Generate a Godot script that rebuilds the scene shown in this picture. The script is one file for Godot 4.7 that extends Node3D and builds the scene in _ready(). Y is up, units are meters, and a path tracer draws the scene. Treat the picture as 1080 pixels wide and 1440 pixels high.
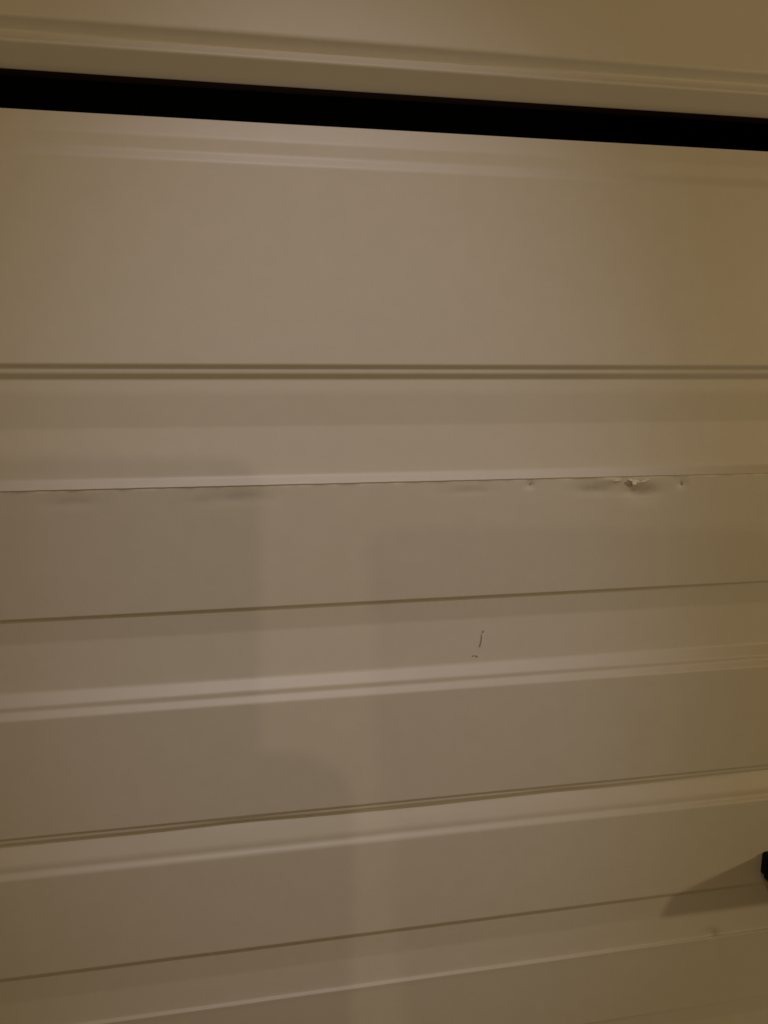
extends Node3D
# A white sectional garage door seen close up at night. Metres; y up; the door faces +z.

const K := 0.6          # metres per unit of the door profile
const EYE := 0.94       # height of the lens above the drive
const X0 := -1.25
const X1 := 1.45
const FX0 := -0.26      # part of the width that is meshed finely
const FX1 := 0.56

var paint: StandardMaterial3D
var black_plastic: StandardMaterial3D
var primer: StandardMaterial3D
var bare: StandardMaterial3D
var scuff: StandardMaterial3D
var rubber: StandardMaterial3D
var wave := FastNoiseLite.new()
var grime := FastNoiseLite.new()
var rough := FastNoiseLite.new()
var used := {}

# ---------------------------------------------------------------- helpers
func numbered(called: String) -> String:
	var n: int = used.get(called, 0)
	used[called] = n + 1
	return called if n == 0 else "%s_%03d" % [called, n]

func tag(o: Node, label := "", category := "", kind := "", group := "") -> Node:
	if label: o.set_meta("label", label)
	if category: o.set_meta("category", category)
	if kind: o.set_meta("kind", kind)
	if group: o.set_meta("group", group)
	return o

func put(called: String, mesh: Mesh, mat: Material, parent: Node = self) -> MeshInstance3D:
	var m := MeshInstance3D.new()
	m.mesh = mesh
	m.material_override = mat
	m.name = numbered(called)
	m.cast_shadow = GeometryInstance3D.SHADOW_CASTING_SETTING_ON
	parent.add_child(m, true)
	return m

func mat(lin: Color, r: float, metal := 0.0) -> StandardMaterial3D:
	var m := StandardMaterial3D.new()
	m.albedo_color = lin.linear_to_srgb()
	m.roughness = r
	m.metallic = metal
	return m

func slab(called: String, lo: Vector3, hi: Vector3, m: Material, parent: Node = self) -> MeshInstance3D:
	var b := BoxMesh.new()
	b.size = hi - lo
	var o := put(called, b, m, parent)
	o.position = (lo + hi) / 2.0
	return o

# a closed outline extruded along local z with chamfered rims
func plate_mesh(pts: PackedVector2Array, depth: float, bev: float) -> ArrayMesh:
	var st := SurfaceTool.new()
	st.begin(Mesh.PRIMITIVE_TRIANGLES)
	var c := Vector2.ZERO
	for p in pts: c += p
	c /= pts.size()
	var rings := []
	for e in [[bev, -depth / 2], [0.0, -depth / 2 + bev], [0.0, depth / 2 - bev], [bev, depth / 2]]:
		var ring := PackedVector3Array()
		for p in pts:
			var d: Vector2 = (p - c)
			var q: Vector2 = c + d * maxf(0.0, 1.0 - e[0] / maxf(d.length(), 0.0001))
			ring.append(Vector3(q.x, q.y, e[1]))
		rings.append(ring)
	var n := pts.size()
	st.set_smooth_group(-1)
	for r in 3:
		for i in n:
			var j := (i + 1) % n
			var a: Vector3 = rings[r][i]; var b: Vector3 = rings[r][j]
			var d: Vector3 = rings[r + 1][i]; var f: Vector3 = rings[r + 1][j]
			for v in [a, d, b, b, d, f]: st.add_vertex(v)
	for i in range(1, n - 1):
		for v in [rings[0][0], rings[0][i], rings[0][i + 1]]: st.add_vertex(v)
		for v in [rings[3][0], rings[3][i + 1], rings[3][i]]: st.add_vertex(v)
	st.generate_normals()
	return st.commit()

func rounded(w: float, h: float, r: float, n := 6) -> PackedVector2Array:
	var out := PackedVector2Array()
	for k in 4:
		var cx := (w / 2 - r) * (1 if k in [0, 3] else -1)
		var cy := (h / 2 - r) * (1 if k in [0, 1] else -1)
		for i in n + 1:
			var a := (k + float(i) / n) * PI / 2
			out.append(Vector2(cx + r * cos(a), cy + r * sin(a)))
	return out

# the pull's end is raked: its lower corner reaches farther out than its upper one
func grip_outline() -> PackedVector2Array:
	var out := PackedVector2Array()
	for p in rounded(0.116, 0.028, 0.006):
		out.append(Vector2(p.x + (p.y + 0.014) * (0.42 if p.x < 0.0 else 0.0), p.y))
	return out

func rod(called: String, a: Vector3, b: Vector3, r: float, m: Material, parent: Node) -> MeshInstance3D:
	var c := CylinderMesh.new()
	c.top_radius = r; c.bottom_radius = r; c.height = a.distance_to(b); c.radial_segments = 14
	var o := put(called, c, m, parent)
	var up := (b - a).normalized()
	var side := up.cross(Vector3.FORWARD if absf(up.z) < 0.9 else Vector3.RIGHT).normalized()
	o.transform = Transform3D(Basis(side, up, side.cross(up)), (a + b) / 2)
	return o

# ---------------------------------------------------------------- door skin
func bump(x: float, y: float, cx: float, cy: float, rx: float, ry: float) -> float:
	var d := ((x - cx) / rx) ** 2 + ((y - cy) / ry) ** 2
	return exp(-d)

# how far the sheet steel stands proud of its ideal shape (x, y in metres on the door, y from the lens)
func relief(x: float, y: float) -> float:
	var z := wave.get_noise_2d(x * 100.0, y * 160.0) * 0.00028
	# the pressed lip wanders a little
	z += rough.get_noise_2d(x * 900.0, 0.0) * 0.0009 * bump(0.0, y, 0.0, -0.0836, 1.0, 0.0014)
	# knocks along the pressed lip across the middle panel
	z -= bump(x, y, 0.3335, -0.0965, 0.016, 0.0060) * 0.0026
	z -= bump(x, y, 0.2895, -0.0935, 0.017, 0.0050) * 0.0011
	z -= bump(x, y, 0.1789, -0.0920, 0.016, 0.0035) * 0.0006
	z -= bump(x, y, -0.0070, -0.0925, 0.022, 0.0050) * 0.0007
	z -= bump(x, y, -0.1299, -0.0925, 0.018, 0.0050) * 0.0006
	z -= bump(x, y, 0.2321, -0.0895, 0.004, 0.0030) * 0.0010
	z -= bump(x, y, 0.3708, -0.0915, 0.004, 0.0035) * 0.0012
	z -= bump(x, y, 0.4364, -0.5360, 0.005, 0.0040) * 0.0016
	z += bump(x, y, 0.3050, -0.0860, 0.010, 0.0030) * 0.0009
	# pressed-in ends by the lower joint
	z -= bump(x, y, 0.1459, -0.3730, 0.050, 0.0035) * 0.0016
	z -= bump(x, y, 0.2642, -0.3700, 0.030, 0.0030) * 0.0013
	z -= bump(x, y, -0.0131, -0.3690, 0.040, 0.0030) * 0.0012
	return z

# dirt rubbed into the paint: shapes of its own, below the knocks
func dirt(x: float, y: float) -> float:
	var g := grime.get_noise_2d(x * 900.0, y * 1400.0) * 0.5 + 0.5
	var d := 0.0
	d += bump(x, y, 0.3335, -0.0965, 0.013, 0.0040) * 0.34
	d += bump(x, y, 0.2895, -0.0938, 0.013, 0.0036) * 0.30
	d += bump(x, y, 0.1789, -0.0925, 0.018, 0.0026) * 0.14
	d += bump(x, y, -0.0050, -0.0928, 0.020, 0.0036) * 0.15
	d += bump(x, y, -0.0330, -0.0930, 0.012, 0.0030) * 0.10
	d += bump(x, y, -0.1290, -0.0928, 0.018, 0.0030) * 0.13
	d += bump(x, y, 0.4364, -0.5360, 0.0035, 0.0030) * 0.35
	d += bump(x, y, 0.4310, -0.5310, 0.006, 0.0030) * 0.12
	d += bump(x, y, 0.2550, 0.0000, 0.025, 0.0080) * 0.05
	d += bump(x, y, -0.0707, 0.0808, 0.0010, 0.0010) * 0.5
	d *= 0.55 + 0.9 * g
	var cloud := grime.get_noise_2d(x * 55.0 + 300.0, y * 75.0)
	return clampf(d + 0.012 * maxf(0.0, cloud) + 0.012 * (g - 0.5), 0.0, 0.8)

# corners: [y, z, radius, tag, rows]; the tag and rows belong to the stretch that ends at that corner
func fillet(c: Array) -> Array:
	var out := []
	for i in c.size():
		var p := Vector2(c[i][0], c[i][1])
		if i == 0 or i == c.size() - 1 or c[i][2] <= 0.0:
			out.append([p, c[i][3], c[i][4]])
			continue
		var a := Vector2(c[i - 1][0], c[i - 1][1])
		var b := Vector2(c[i + 1][0], c[i + 1][1])
		var r: float = minf(c[i][2], 0.47 * minf(p.distance_to(a), p.distance_to(b)))
		var p0 := p + (a - p).normalized() * r
		var p1 := p + (b - p).normalized() * r
		for k in 7:
			var t := k / 6.0
			out.append([p0.lerp(p, t).lerp(p.lerp(p1, t), t), c[i][3] if k == 0 else c[i + 1][3], c[i][4] if k == 0 else 1])
	return out

func columns() -> PackedFloat32Array:
	var xs := PackedFloat32Array()
	var x := X0
	while x < FX0 - 0.001:
		xs.append(x); x += 0.045
	x = FX0
	while x < FX1:
		xs.append(x); x += 0.0028
	x = FX1
	while x < X1:
		xs.append(x); x += 0.045
	xs.append(X1)
	return xs

# one section of the door: the pressed profile, split into face, grooves, beads and lips that share their edges
func section(door: Node3D, corners: Array, tilt := 0.0, base_y := 0.0, base_z := 0.0) -> MeshInstance3D:
	var pts := fillet(corners)
	var line := []                  # [Vector2(y, z), tag]
	line.append([pts[0][0], pts[0][1]])
	for i in range(1, pts.size()):
		var a: Vector2 = pts[i - 1][0]
		var b: Vector2 = pts[i][0]
		var rows: int = pts[i][2]
		for k in range(1, rows + 1):
			line.append([a.lerp(b, float(k) / rows), pts[i][1]])
	var xs := columns()
	var rot := Basis(Vector3.RIGHT, -tilt)
	var grid := []
	for row in line:
		var q: Vector2 = row[0]
		var ring := PackedVector3Array()
		for x in xs:
			var y := q.x * K
			var z := q.y * K
			var k := 1.0 if q.y > -0.05 else 0.0
			var v := Vector3(x, y, z + k * relief(x, y + base_y))
			ring.append(rot * v + Vector3(0, EYE + base_y, base_z))
		grid.append(ring)
	var nr := grid.size()
	var nc := xs.size()
	var normals := []
	for r in nr:
		var ns := PackedVector3Array()
		for c in nc:
			var dx: Vector3 = grid[r][mini(c + 1, nc - 1)] - grid[r][maxi(c - 1, 0)]
			var up: Vector3 = grid[maxi(r - 1, 0)][c] - grid[mini(r + 1, nr - 1)][c]
			ns.append(dx.cross(up).normalized())
		normals.append(ns)
	# runs of rows with one tag
	var root: MeshInstance3D = null
	var strips := {}
	var order := []
	var r0 := 0
	while r0 < nr - 1:
		var t: String = line[r0 + 1][1]
		var r1 := r0 + 1
		while r1 < nr - 1 and line[r1 + 1][1] == t: r1 += 1
		if t == "face":
			if not strips.has("face"): strips["face"] = []
			strips["face"].append([r0, r1])
		else:
			order.append([t, r0, r1])
		r0 = r1
	root = put("door_section", strip_mesh(grid, normals, xs, strips["face"], base_y), paint, door)
	for o in order:
		put(o[0], strip_mesh(grid, normals, xs, [[o[1], o[2]]], base_y), paint, root)
	return root

func strip_mesh(grid: Array, normals: Array, xs: PackedFloat32Array, runs: Array, _base_y: float) -> ArrayMesh:
	var vs := PackedVector3Array(); var ns := PackedVector3Array(); var cs := PackedColorArray(); var idx := PackedInt32Array()
	var nc := xs.size()
	for run in runs:
		var start := vs.size()
		var n: int = run[1] - run[0] + 1
		for r in range(run[0], run[1] + 1):
			for c in nc:
				var v: Vector3 = grid[r][c]
				vs.append(v)
				ns.append(normals[r][c])
				var d := dirt(v.x, v.y - EYE)
				cs.append(Color(1.0 - d, 1.0 - d * 1.02, 1.0 - d * 1.06))
		for r in n - 1:
			for c in nc - 1:
				var a := start + r * nc + c
				idx.append_array([a, a + 1, a + nc, a + 1, a + nc + 1, a + nc])
	var arr := []
	arr.resize(Mesh.ARRAY_MAX)
	arr[Mesh.ARRAY_VERTEX] = vs
	arr[Mesh.ARRAY_NORMAL] = ns
	arr[Mesh.ARRAY_COLOR] = cs
	arr[Mesh.ARRAY_INDEX] = idx
	var m := ArrayMesh.new()
	m.add_surface_from_arrays(Mesh.PRIMITIVE_TRIANGLES, arr)
	return m

# a small raised or chipped patch with a ragged outline, standing on the door skin
func chip(called: String, at: Vector3, w: float, h: float, turn: float, thick: float, m: Material, parent: Node, sd: int, lift := 0.0) -> MeshInstance3D:
	var rng := RandomNumberGenerator.new()
	rng.seed = sd
	var pts := PackedVector2Array()
	for i in 14:
		var a := TAU * i / 14.0
		var k := rng.randf_range(0.62, 1.12)
		pts.append(Vector2(cos(a) * w / 2 * k, sin(a) * h / 2 * k))
	var o := put(called, plate_mesh(pts, thick, minf(thick * 0.3, minf(w, h) * 0.2)), m, parent)
	o.position = Vector3(at.x, EYE + at.y, at.z + relief(at.x, at.y))
	o.rotation = Vector3(-lift, 0, turn)
	return o

# a thin ragged line from a to b
func scratch(called: String, a: Vector3, b: Vector3, w: float, m: Material, parent: Node, sd: int) -> void:
	var rng := RandomNumberGenerator.new()
	rng.seed = sd
	var n := 16
	var left := []
	var right := []
	var dir := Vector2(b.x - a.x, b.y - a.y).normalized()
	var nrm := Vector2(-dir.y, dir.x)
	for i in n + 1:
		var t := float(i) / n
		var p := Vector2(a.x, a.y).lerp(Vector2(b.x, b.y), t) + nrm * sin(t * 3.1) * w * 0.8
		var half := w * 0.5 * (0.15 + sin(t * PI) ** 0.6) * rng.randf_range(0.6, 1.15)
		var z := lerpf(a.z, b.z, t) + relief(p.x, p.y)
		left.append(Vector3(p.x + nrm.x * half, p.y + nrm.y * half, z))
		right.append(Vector3(p.x - nrm.x * half, p.y - nrm.y * half, z))
	var st := SurfaceTool.new()
	st.begin(Mesh.PRIMITIVE_TRIANGLES)
	var th := Vector3(0, 0, 0.00025)
	for i in n:
		for q in [[left[i] + th, left[i + 1] + th, right[i] + th, right[i + 1] + th], [left[i], left[i + 1], left[i] + th, left[i + 1] + th], [right[i] + th, right[i + 1] + th, right[i], right[i + 1]]]:
			for v in [q[0], q[2], q[1], q[1], q[2], q[3]]: st.add_vertex(v)
	st.generate_normals()
	var o := put(called, st.commit(), m, parent)
	o.position = Vector3(0, EYE, 0)

func bulb(called: String, at: Vector3, r: float, col: Color, glow: float, parent: Node) -> void:
	var s := SphereMesh.new()
	s.radius = r; s.height = 2 * r
	var m := StandardMaterial3D.new()
	m.albedo_color = Color(0.9, 0.9, 0.9)
	m.emission_enabled = true
	m.emission = col.linear_to_srgb()
	m.emission_energy_multiplier = glow
	var o := put(called, s, m, parent)
	o.position = at

# ---------------------------------------------------------------- scene
func _ready() -> void:
	# camera
	var cam := Camera3D.new()
	cam.name = "camera"
	cam.fov = 2.0 * rad_to_deg(atan(720.0 / 1080.0))
	cam.near = 0.02
	cam.far = 60.0
	cam.position = Vector3(0, EYE, K)
	cam.rotation = Vector3(deg_to_rad(-10.0), deg_to_rad(-10.2), 0)
	add_child(cam)
	cam.current = true
	# night air: a dim sodium glow from the sky, no sun
	var env := Environment.new()
	env.background_mode = Environment.BG_COLOR
	env.background_color = Color(0.160, 0.094, 0.028).linear_to_srgb()
	env.background_energy_multiplier = 1.0
	env.tonemap_mode = Environment.TONE_MAPPER_LINEAR
	env.tonemap_exposure = 0.98
	env.sdfgi_enabled = true
	env.ssao_enabled = true
	env.ssil_enabled = true
	var we := WorldEnvironment.new()
	we.name = "environment"
	we.environment = env
	add_child(we)
	# lamps: positions, colours, strengths
	var cb := cam.basis
	var eye := cam.position
	var tablet_at := eye + cb * Vector3(0.015 - 0.128, 0.016 - 0.100, 0.009)
	var corner_r := tablet_at + cb * Vector3(0.128, 0.100, 0)
	var corner_l := tablet_at + cb * Vector3(-0.128, 0.100, 0)
	var hit_r := Vector3(0.0101, EYE - 0.0625, 0)
	var hit_l := Vector3(0.0905, EYE - 0.1186, 0)
	var side_at := Vector3(2.07, EYE + 0.12, 1.59)
	var side_col := Color(1.0, 0.77, 0.43)
	var side_e := 0.57
	var flood_at := Vector3(0.05, EYE + 1.60, 1.25)
	var flood_to := Vector3(0.075, EYE - 0.165, 0)
	var flood_col := Color(1.0, 0.91, 0.95)
	var flood_e := 0.92
	var globe_at := [corner_r + (corner_r - hit_r) * 3.3, corner_l + (corner_l - hit_l) * 3.3]
	var globe_col := Color(1.0, 0.80, 0.50)
	var globe_e := [0.24, 0.22]
	for a in [["side_lamp_light", side_at, side_col, side_e, 0.058], ["globe_light", globe_at[0], globe_col, globe_e[0], 0.022], ["globe_light", globe_at[1], globe_col, globe_e[1], 0.024]]:
		var l := OmniLight3D.new()
		l.name = numbered(a[0])
		l.position = a[1]
		l.light_color = (a[2] as Color).linear_to_srgb()
		l.light_energy = a[3]
		l.light_size = a[4]
		l.omni_range = 20.0
		l.omni_attenuation = 2.0
		l.shadow_enabled = true
		add_child(l)
	var sp := SpotLight3D.new()
	sp.name = "flood_light"
	sp.light_color = flood_col.linear_to_srgb()
	sp.light_energy = flood_e
	sp.light_size = 0.05
	sp.spot_range = 20.0
	sp.spot_attenuation = 2.0
	sp.spot_angle = 10.0
	sp.spot_angle_attenuation = 1.0
	sp.shadow_enabled = true
	add_child(sp)
	sp.look_at_from_position(flood_at, flood_to)

	# materials
	wave.seed = 11; wave.frequency = 0.055; wave.fractal_octaves = 3
	grime.seed = 23; grime.frequency = 0.06; grime.fractal_octaves = 4
	rough.seed = 5; rough.frequency = 0.05
	paint = mat(Color(0.74, 0.72, 0.69), 0.45)
	paint.vertex_color_use_as_albedo = true
	var nz := FastNoiseLite.new()
	nz.seed = 3; nz.frequency = 0.03; nz.fractal_octaves = 4
	var nt := NoiseTexture2D.new()
	nt.width = 1024; nt.height = 1024; nt.seamless = true; nt.noise = nz
	nt.as_normal_map = true; nt.bump_strength = 2.0
	paint.normal_enabled = true
	paint.normal_texture = nt
	paint.normal_scale = 0.10
	var mz := FastNoiseLite.new()
	mz.seed = 41; mz.frequency = 0.009; mz.fractal_octaves = 5; mz.fractal_gain = 0.62
	var ramp := Gradient.new()
	ramp.set_color(0, Color(0.992, 0.992, 0.991))
	ramp.set_color(1, Color(1.0, 1.0, 1.0))
	ramp.set_offset(0, 0.25); ramp.set_offset(1, 0.7)
	var mt := NoiseTexture2D.new()
	mt.width = 1024; mt.height = 1024; mt.seamless = true; mt.noise = mz; mt.color_ramp = ramp
	paint.albedo_texture = mt
	paint.uv1_triplanar = true
	paint.uv1_world_triplanar = true
	paint.uv1_scale = Vector3(3.7, 3.7, 3.7)
	black_plastic = mat(Color(0.004, 0.0045, 0.006), 0.5)
	black_plastic.metallic_specular = 0.3
	primer = mat(Color(0.20, 0.16, 0.12), 0.8)
	scuff = mat(Color(0.38, 0.34, 0.29), 0.75)
	bare = mat(Color(0.88, 0.86, 0.83), 0.35)
	rubber = mat(Color(0.045, 0.024, 0.016), 0.8)
	var concrete := mat(Color(0.24, 0.23, 0.21), 0.9)
	var dark_wall := mat(Color(0.05, 0.045, 0.04), 0.95)

	# the setting: the drive, and the closed dark garage behind the door
	tag(slab("driveway", Vector3(-4, -0.2, -0.02), Vector3(4, 0.0, 5), concrete), "grey concrete drive in front of the garage door", "", "structure")
	tag(slab("garage_floor", Vector3(X0 - 0.3, -0.2, -3.2), Vector3(X1 + 0.3, -0.004, -0.021), concrete), "concrete floor of the dark garage", "", "structure")
	tag(slab("back_wall", Vector3(X0 - 0.3, 0.0, -3.4), Vector3(X1 + 0.3, 2.4, -3.2), dark_wall), "dark back wall of the garage", "", "structure")
	tag(slab("garage_ceiling", Vector3(X0 - 0.3, 2.4, -3.4), Vector3(X1 + 0.3, 2.6, 0.2), dark_wall), "dark ceiling of the garage", "", "structure")
	tag(slab("side_wall", Vector3(X0 - 0.3, 0.0, -3.2), Vector3(X0 - 0.003, 2.4, 0.2), dark_wall), "dark side wall of the garage", "", "structure")
	tag(slab("side_wall", Vector3(X1 + 0.003, 0.0, -3.2), Vector3(X1 + 0.3, 2.4, 0.2), dark_wall), "dark side wall of the garage", "", "structure")
	tag(slab("front_wall", Vector3(X0 - 0.003, 1.75, 0.03), Vector3(X1 + 0.003, 2.4, 0.2), dark_wall), "wall over the garage door opening", "", "structure")

	# the door
	var door := Node3D.new()
	door.name = "garage_door"
	add_child(door)
	tag(door, "white ribbed sectional garage door with an open dark gap under its top section", "garage door", "thing")
	var R := 0.0016
	# the wide middle section
	var mid := section(door, [
		[0.304, -0.060, 0, "return", 1],
		[0.3055, -0.0165, 0.0012, "return", 2],
		[0.2820, -0.0066, 0.003, "ledge", 3],
		[0.2650, -0.0060, 0.003, "ledge", 3],
		[0.2540, -0.0004, 0.003, "ledge", 3],
		[0.2000, 0.0, 0.02, "face", 6],
		[0.0152, 0.0, 0.0022, "face", 20],
		[0.0102, -0.0050, 0.0022, "groove", 2],
		[0.0040, -0.0054, 0.0022, "groove", 2],
		[-0.0034, -0.0115, 0.0022, "groove", 2],
		[-0.0200, -0.0110, 0.006, "face", 2],
		[-0.0639, -0.0152, 0.0025, "face", 6],
		[-0.1280, -0.0116, 0.003, "face", 12],
		[-0.1388, -0.0020, 0.0014, "lip", 4],
		[-0.1400, -0.0036, 0.0006, "lip", 2],
		[-0.1700, -0.0051, 0.001, "face", 24],
		[-0.3066, -0.0125, R, "face", 14],
		[-0.3096, -0.0168, R, "crease", 2],
		[-0.3425, -0.0208, 0.003, "face", 6],
		[-0.4080, -0.0165, 0.003, "face", 10],
		[-0.4222, -0.0050, 0.0022, "bead", 3],
		[-0.4290, -0.0052, 0.002, "bead", 2],
		[-0.4378, 0.0014, 0.002, "bead", 3],
		[-0.5200, 0.0006, 0.02, "face", 10],
		[-0.6035, 0.0000, R, "face", 10],
		[-0.6072, -0.0034, R, "edge_step", 2],
		[-0.6124, -0.0037, R, "edge_step", 2],
		[-0.6154, -0.0058, 0.001, "edge_step", 2],
		[-0.6160, -0.0600, 0, "return", 2]])
	# the section below it
	var low := section(door, [
		[-0.6184, -0.0600, 0, "return", 1],
		[-0.6182, -0.0108, 0.001, "return", 2],
		[-0.6449, 0.0010, 0.004, "ledge", 4],
		[-0.6537, 0.0012, 0.003, "ledge", 3],
		[-0.6596, 0.0066, 0.003, "ledge", 3],
		[-0.7252, 0.0066, 0.02, "face", 8],
		[-0.8057, 0.0060, R, "face", 10],
		[-0.8151, -0.0004, R, "crease", 2],
		[-0.8524, -0.0028, 0.003, "face", 6],
		[-0.8965, 0.0000, 0.003, "face", 8],
		[-0.8974, 0.0042, 0.002, "lip", 3],
		[-0.9061, 0.0032, 0.003, "lip", 2],
		[-1.0300, -0.0036, R, "face", 10],
		[-1.0345, -0.0095, R, "crease", 2],
		[-1.0650, -0.0120, 0.003, "face", 4],
		[-1.1300, -0.0070, 0.003, "face", 4],
		[-1.1450, -0.0010, 0.002, "bead", 3],
		[-1.5250, -0.0010, R, "face", 8],
		[-1.5300, -0.0600, 0, "return", 2]])
	# the section above, tipping back over the bend of its track
	var hi := section(door, [
		[0.90, -0.060, 0, "return", 1],
		[0.90, 0.0, 0.002, "return", 2],
		[0.0460, 0.0, 0.004, "face", 30],
		[0.0370, -0.0150, 0.003, "bead", 3],
		[0.0200, -0.0010, 0.004, "bead", 3],
		[0.0030, -0.0220, 0.004, "bead", 3],
		[0.0, -0.0280, 0.002, "bead", 2],
		[0.0300, -0.0700, 0, "return", 2]], deg_to_rad(9.0), 0.3565 * K, -0.002)
	tag(hi, "white door section tipping back above the dark gap")

	rod("rubber_seal", Vector3(X0, EYE + 0.3565 * K + 0.0085, -0.0380), Vector3(X1, EYE + 0.3565 * K + 0.0085, -0.0380), 0.0085, rubber, hi)

	# knocks and scratches in the paint
	chip("paint_flake", Vector3(0.3254, -0.0888, -0.0013), 0.0068, 0.0050, 0.25, 0.0014, bare, mid, 4, 0.6)
	chip("paint_flake", Vector3(0.3345, -0.0878, -0.0017), 0.0100, 0.0016, 0.25, 0.0004, bare, mid, 33, 0.2)
	chip("paint_flake", Vector3(0.3090, -0.0866, -0.0017), 0.0080, 0.0016, 0.1, 0.0004, bare, mid, 9, 0.2)
	chip("paint_flake", Vector3(0.3285, -0.0882, -0.0015), 0.0040, 0.0030, -0.4, 0.0010, bare, mid, 41, 0.5)
	chip("paint_flake", Vector3(0.3215, -0.0870, -0.0016), 0.0050, 0.0020, -0.2, 0.0008, bare, mid, 43, 0.4)
	chip("paint_chip", Vector3(0.3192, -0.0893, -0.0024), 0.0080, 0.0042, -0.7, 0.0005, scuff, mid, 6)
	chip("paint_chip", Vector3(0.3220, -0.0918, -0.0024), 0.0060, 0.0022, -0.3, 0.0004, scuff, mid, 7)
	chip("paint_chip", Vector3(0.2321, -0.0882, -0.0024), 0.0028, 0.0024, 0.3, 0.0004, scuff, mid, 12)
	chip("paint_chip", Vector3(0.2340, -0.0874, -0.0024), 0.0030, 0.0010, 0.1, 0.0004, scuff, mid, 13)
	chip("paint_chip", Vector3(0.3708, -0.0915, -0.0024), 0.0022, 0.0048, 0.35, 0.0004, scuff, mid, 15)
	chip("paint_chip", Vector3(0.3700, -0.0893, -0.0024), 0.0012, 0.0020, 0.1, 0.0004, scuff, mid, 17)
	scratch("scratch", Vector3(0.1968, -0.2160, -0.0116), Vector3(0.1962, -0.2185, -0.0114), 0.0010, scuff, mid, 20)
	scratch("scratch", Vector3(0.1957, -0.2195, -0.0114), Vector3(0.1934, -0.2310, -0.0106), 0.0014, scuff, mid, 21)
	scratch("scratch", Vector3(0.1968, -0.2185, -0.0114), Vector3(0.1943, -0.2325, -0.0105), 0.0012, bare, mid, 22)
	scratch("scratch", Vector3(0.1872, -0.2392, -0.0101), Vector3(0.1900, -0.2383, -0.0101), 0.0007, scuff, mid, 23)
	scratch("scratch", Vector3(0.1902, -0.2383, -0.0101), Vector3(0.1912, -0.2403, -0.0100), 0.0013, scuff, mid, 24)

	# the black handle near the right edge: a solid chunky pull
	var handle := Node3D.new()
	handle.name = "handle"
	door.add_child(handle)
	tag(handle, "black plastic handle standing out from the white door")
	handle.position = Vector3(0.5325, EYE - 0.4620, 0.0025)
	var grip := put("grip", plate_mesh(grip_outline(), 0.086, 0.003), black_plastic, handle)
	grip.position = Vector3(0, 0, 0.0475)
	var foot := put("base_plate", plate_mesh(rounded(0.110, 0.023, 0.003), 0.010, 0.001), black_plastic, handle)
	foot.position = Vector3(0.0, 0, 0.004)

	# bottom seal of the door
	slab("bottom_seal", Vector3(X0, 0.001, -0.034), Vector3(X1, EYE - 1.53 * K - 0.001, -0.004), rubber, door)

	# behind the lens: the tablet on its tripod and the lamps that light the door
	var tri := Node3D.new()
	tri.name = "tablet_tripod"
	add_child(tri)
	tag(tri, "black tripod standing in front of the door with a tablet clamped on top", "tripod")
	var clamp_at := tablet_at + cb * Vector3(0.032, -0.217, 0.006)
	var cl := put("clamp", plate_mesh(rounded(0.32, 0.270, 0.045), 0.012, 0.003), black_plastic, tri)
	cl.transform = Transform3D(cb, clamp_at + cb * Vector3(0, 0, 0.006))
	var hub := clamp_at + Vector3(0, -0.24, 0.05)
	rod("pole", hub, clamp_at + cb * Vector3(0, -0.09, 0.018), 0.010, black_plastic, tri)
	for k in 3:
		var ang := TAU * k / 3.0 + 0.5
		rod("leg", hub, Vector3(hub.x + sin(ang) * 0.3, 0.005, hub.z + 0.1 + cos(ang) * 0.3), 0.009, black_plastic, tri)
	var tablet := put("tablet", plate_mesh(rounded(0.256, 0.200, 0.018, 8), 0.008, 0.0015), black_plastic)
	tablet.transform = Transform3D(cb, tablet_at)
	tag(tablet, "black tablet with rounded corners held upright by the tripod clamp", "tablet")

	var steel := mat(Color(0.08, 0.08, 0.08), 0.4, 0.6)
	var sl := Node3D.new()
	sl.name = "path_lamp"
	add_child(sl)
	tag(sl, "low post lamp with one amber globe beside the drive", "lamp")
	rod("post", Vector3(side_at.x, 0, side_at.z), side_at + Vector3(0, -0.06, 0), 0.02, steel, sl)
	bulb("globe", side_at, 0.06, side_col, 1.5, sl)
	var fl := Node3D.new()
	fl.name = "flood_lamp"
	add_child(fl)
	tag(fl, "slim stand holding a hooded flood lamp aimed at the door", "lamp")
	var fdir := (flood_to - flood_at).normalized()
	rod("hood", flood_at - fdir * 0.02, flood_at - fdir * 0.14, 0.07, steel, fl)
	var ld := CylinderMesh.new()
	ld.top_radius = 0.06; ld.bottom_radius = 0.06; ld.height = 0.004
	var lm := StandardMaterial3D.new()
	lm.emission_enabled = true; lm.emission = flood_col.linear_to_srgb(); lm.emission_energy_multiplier = 1.5
	var lens := put("lens", ld, lm, fl)
	lens.basis = Basis(Vector3.RIGHT, fdir, Vector3.RIGHT.cross(fdir)).orthonormalized()
	lens.position = flood_at - fdir * 0.012
	rod("stand", Vector3(0.95, 0, 1.50), Vector3(0.95, flood_at.y + 0.06, 1.50), 0.015, steel, fl)
	rod("arm", flood_at - fdir * 0.13, Vector3(0.95, flood_at.y + 0.06, 1.50), 0.01, steel, fl)
	for k in 2:
		var g := Node3D.new()
		g.name = numbered("garden_lamp")
		add_child(g)
		var gp: Vector3 = globe_at[k]
		tag(g, ["slim garden lamp with a small globe straight behind the tripod", "taller slim garden lamp with a small globe left of the tripod"][k], "lamp", "", "garden lamps on the drive")
		rod("post", Vector3(gp.x, 0, gp.z), gp + Vector3(0, -0.02, 0), 0.008, steel, g)
		bulb("globe", gp, 0.032, globe_col, 3.0, g)
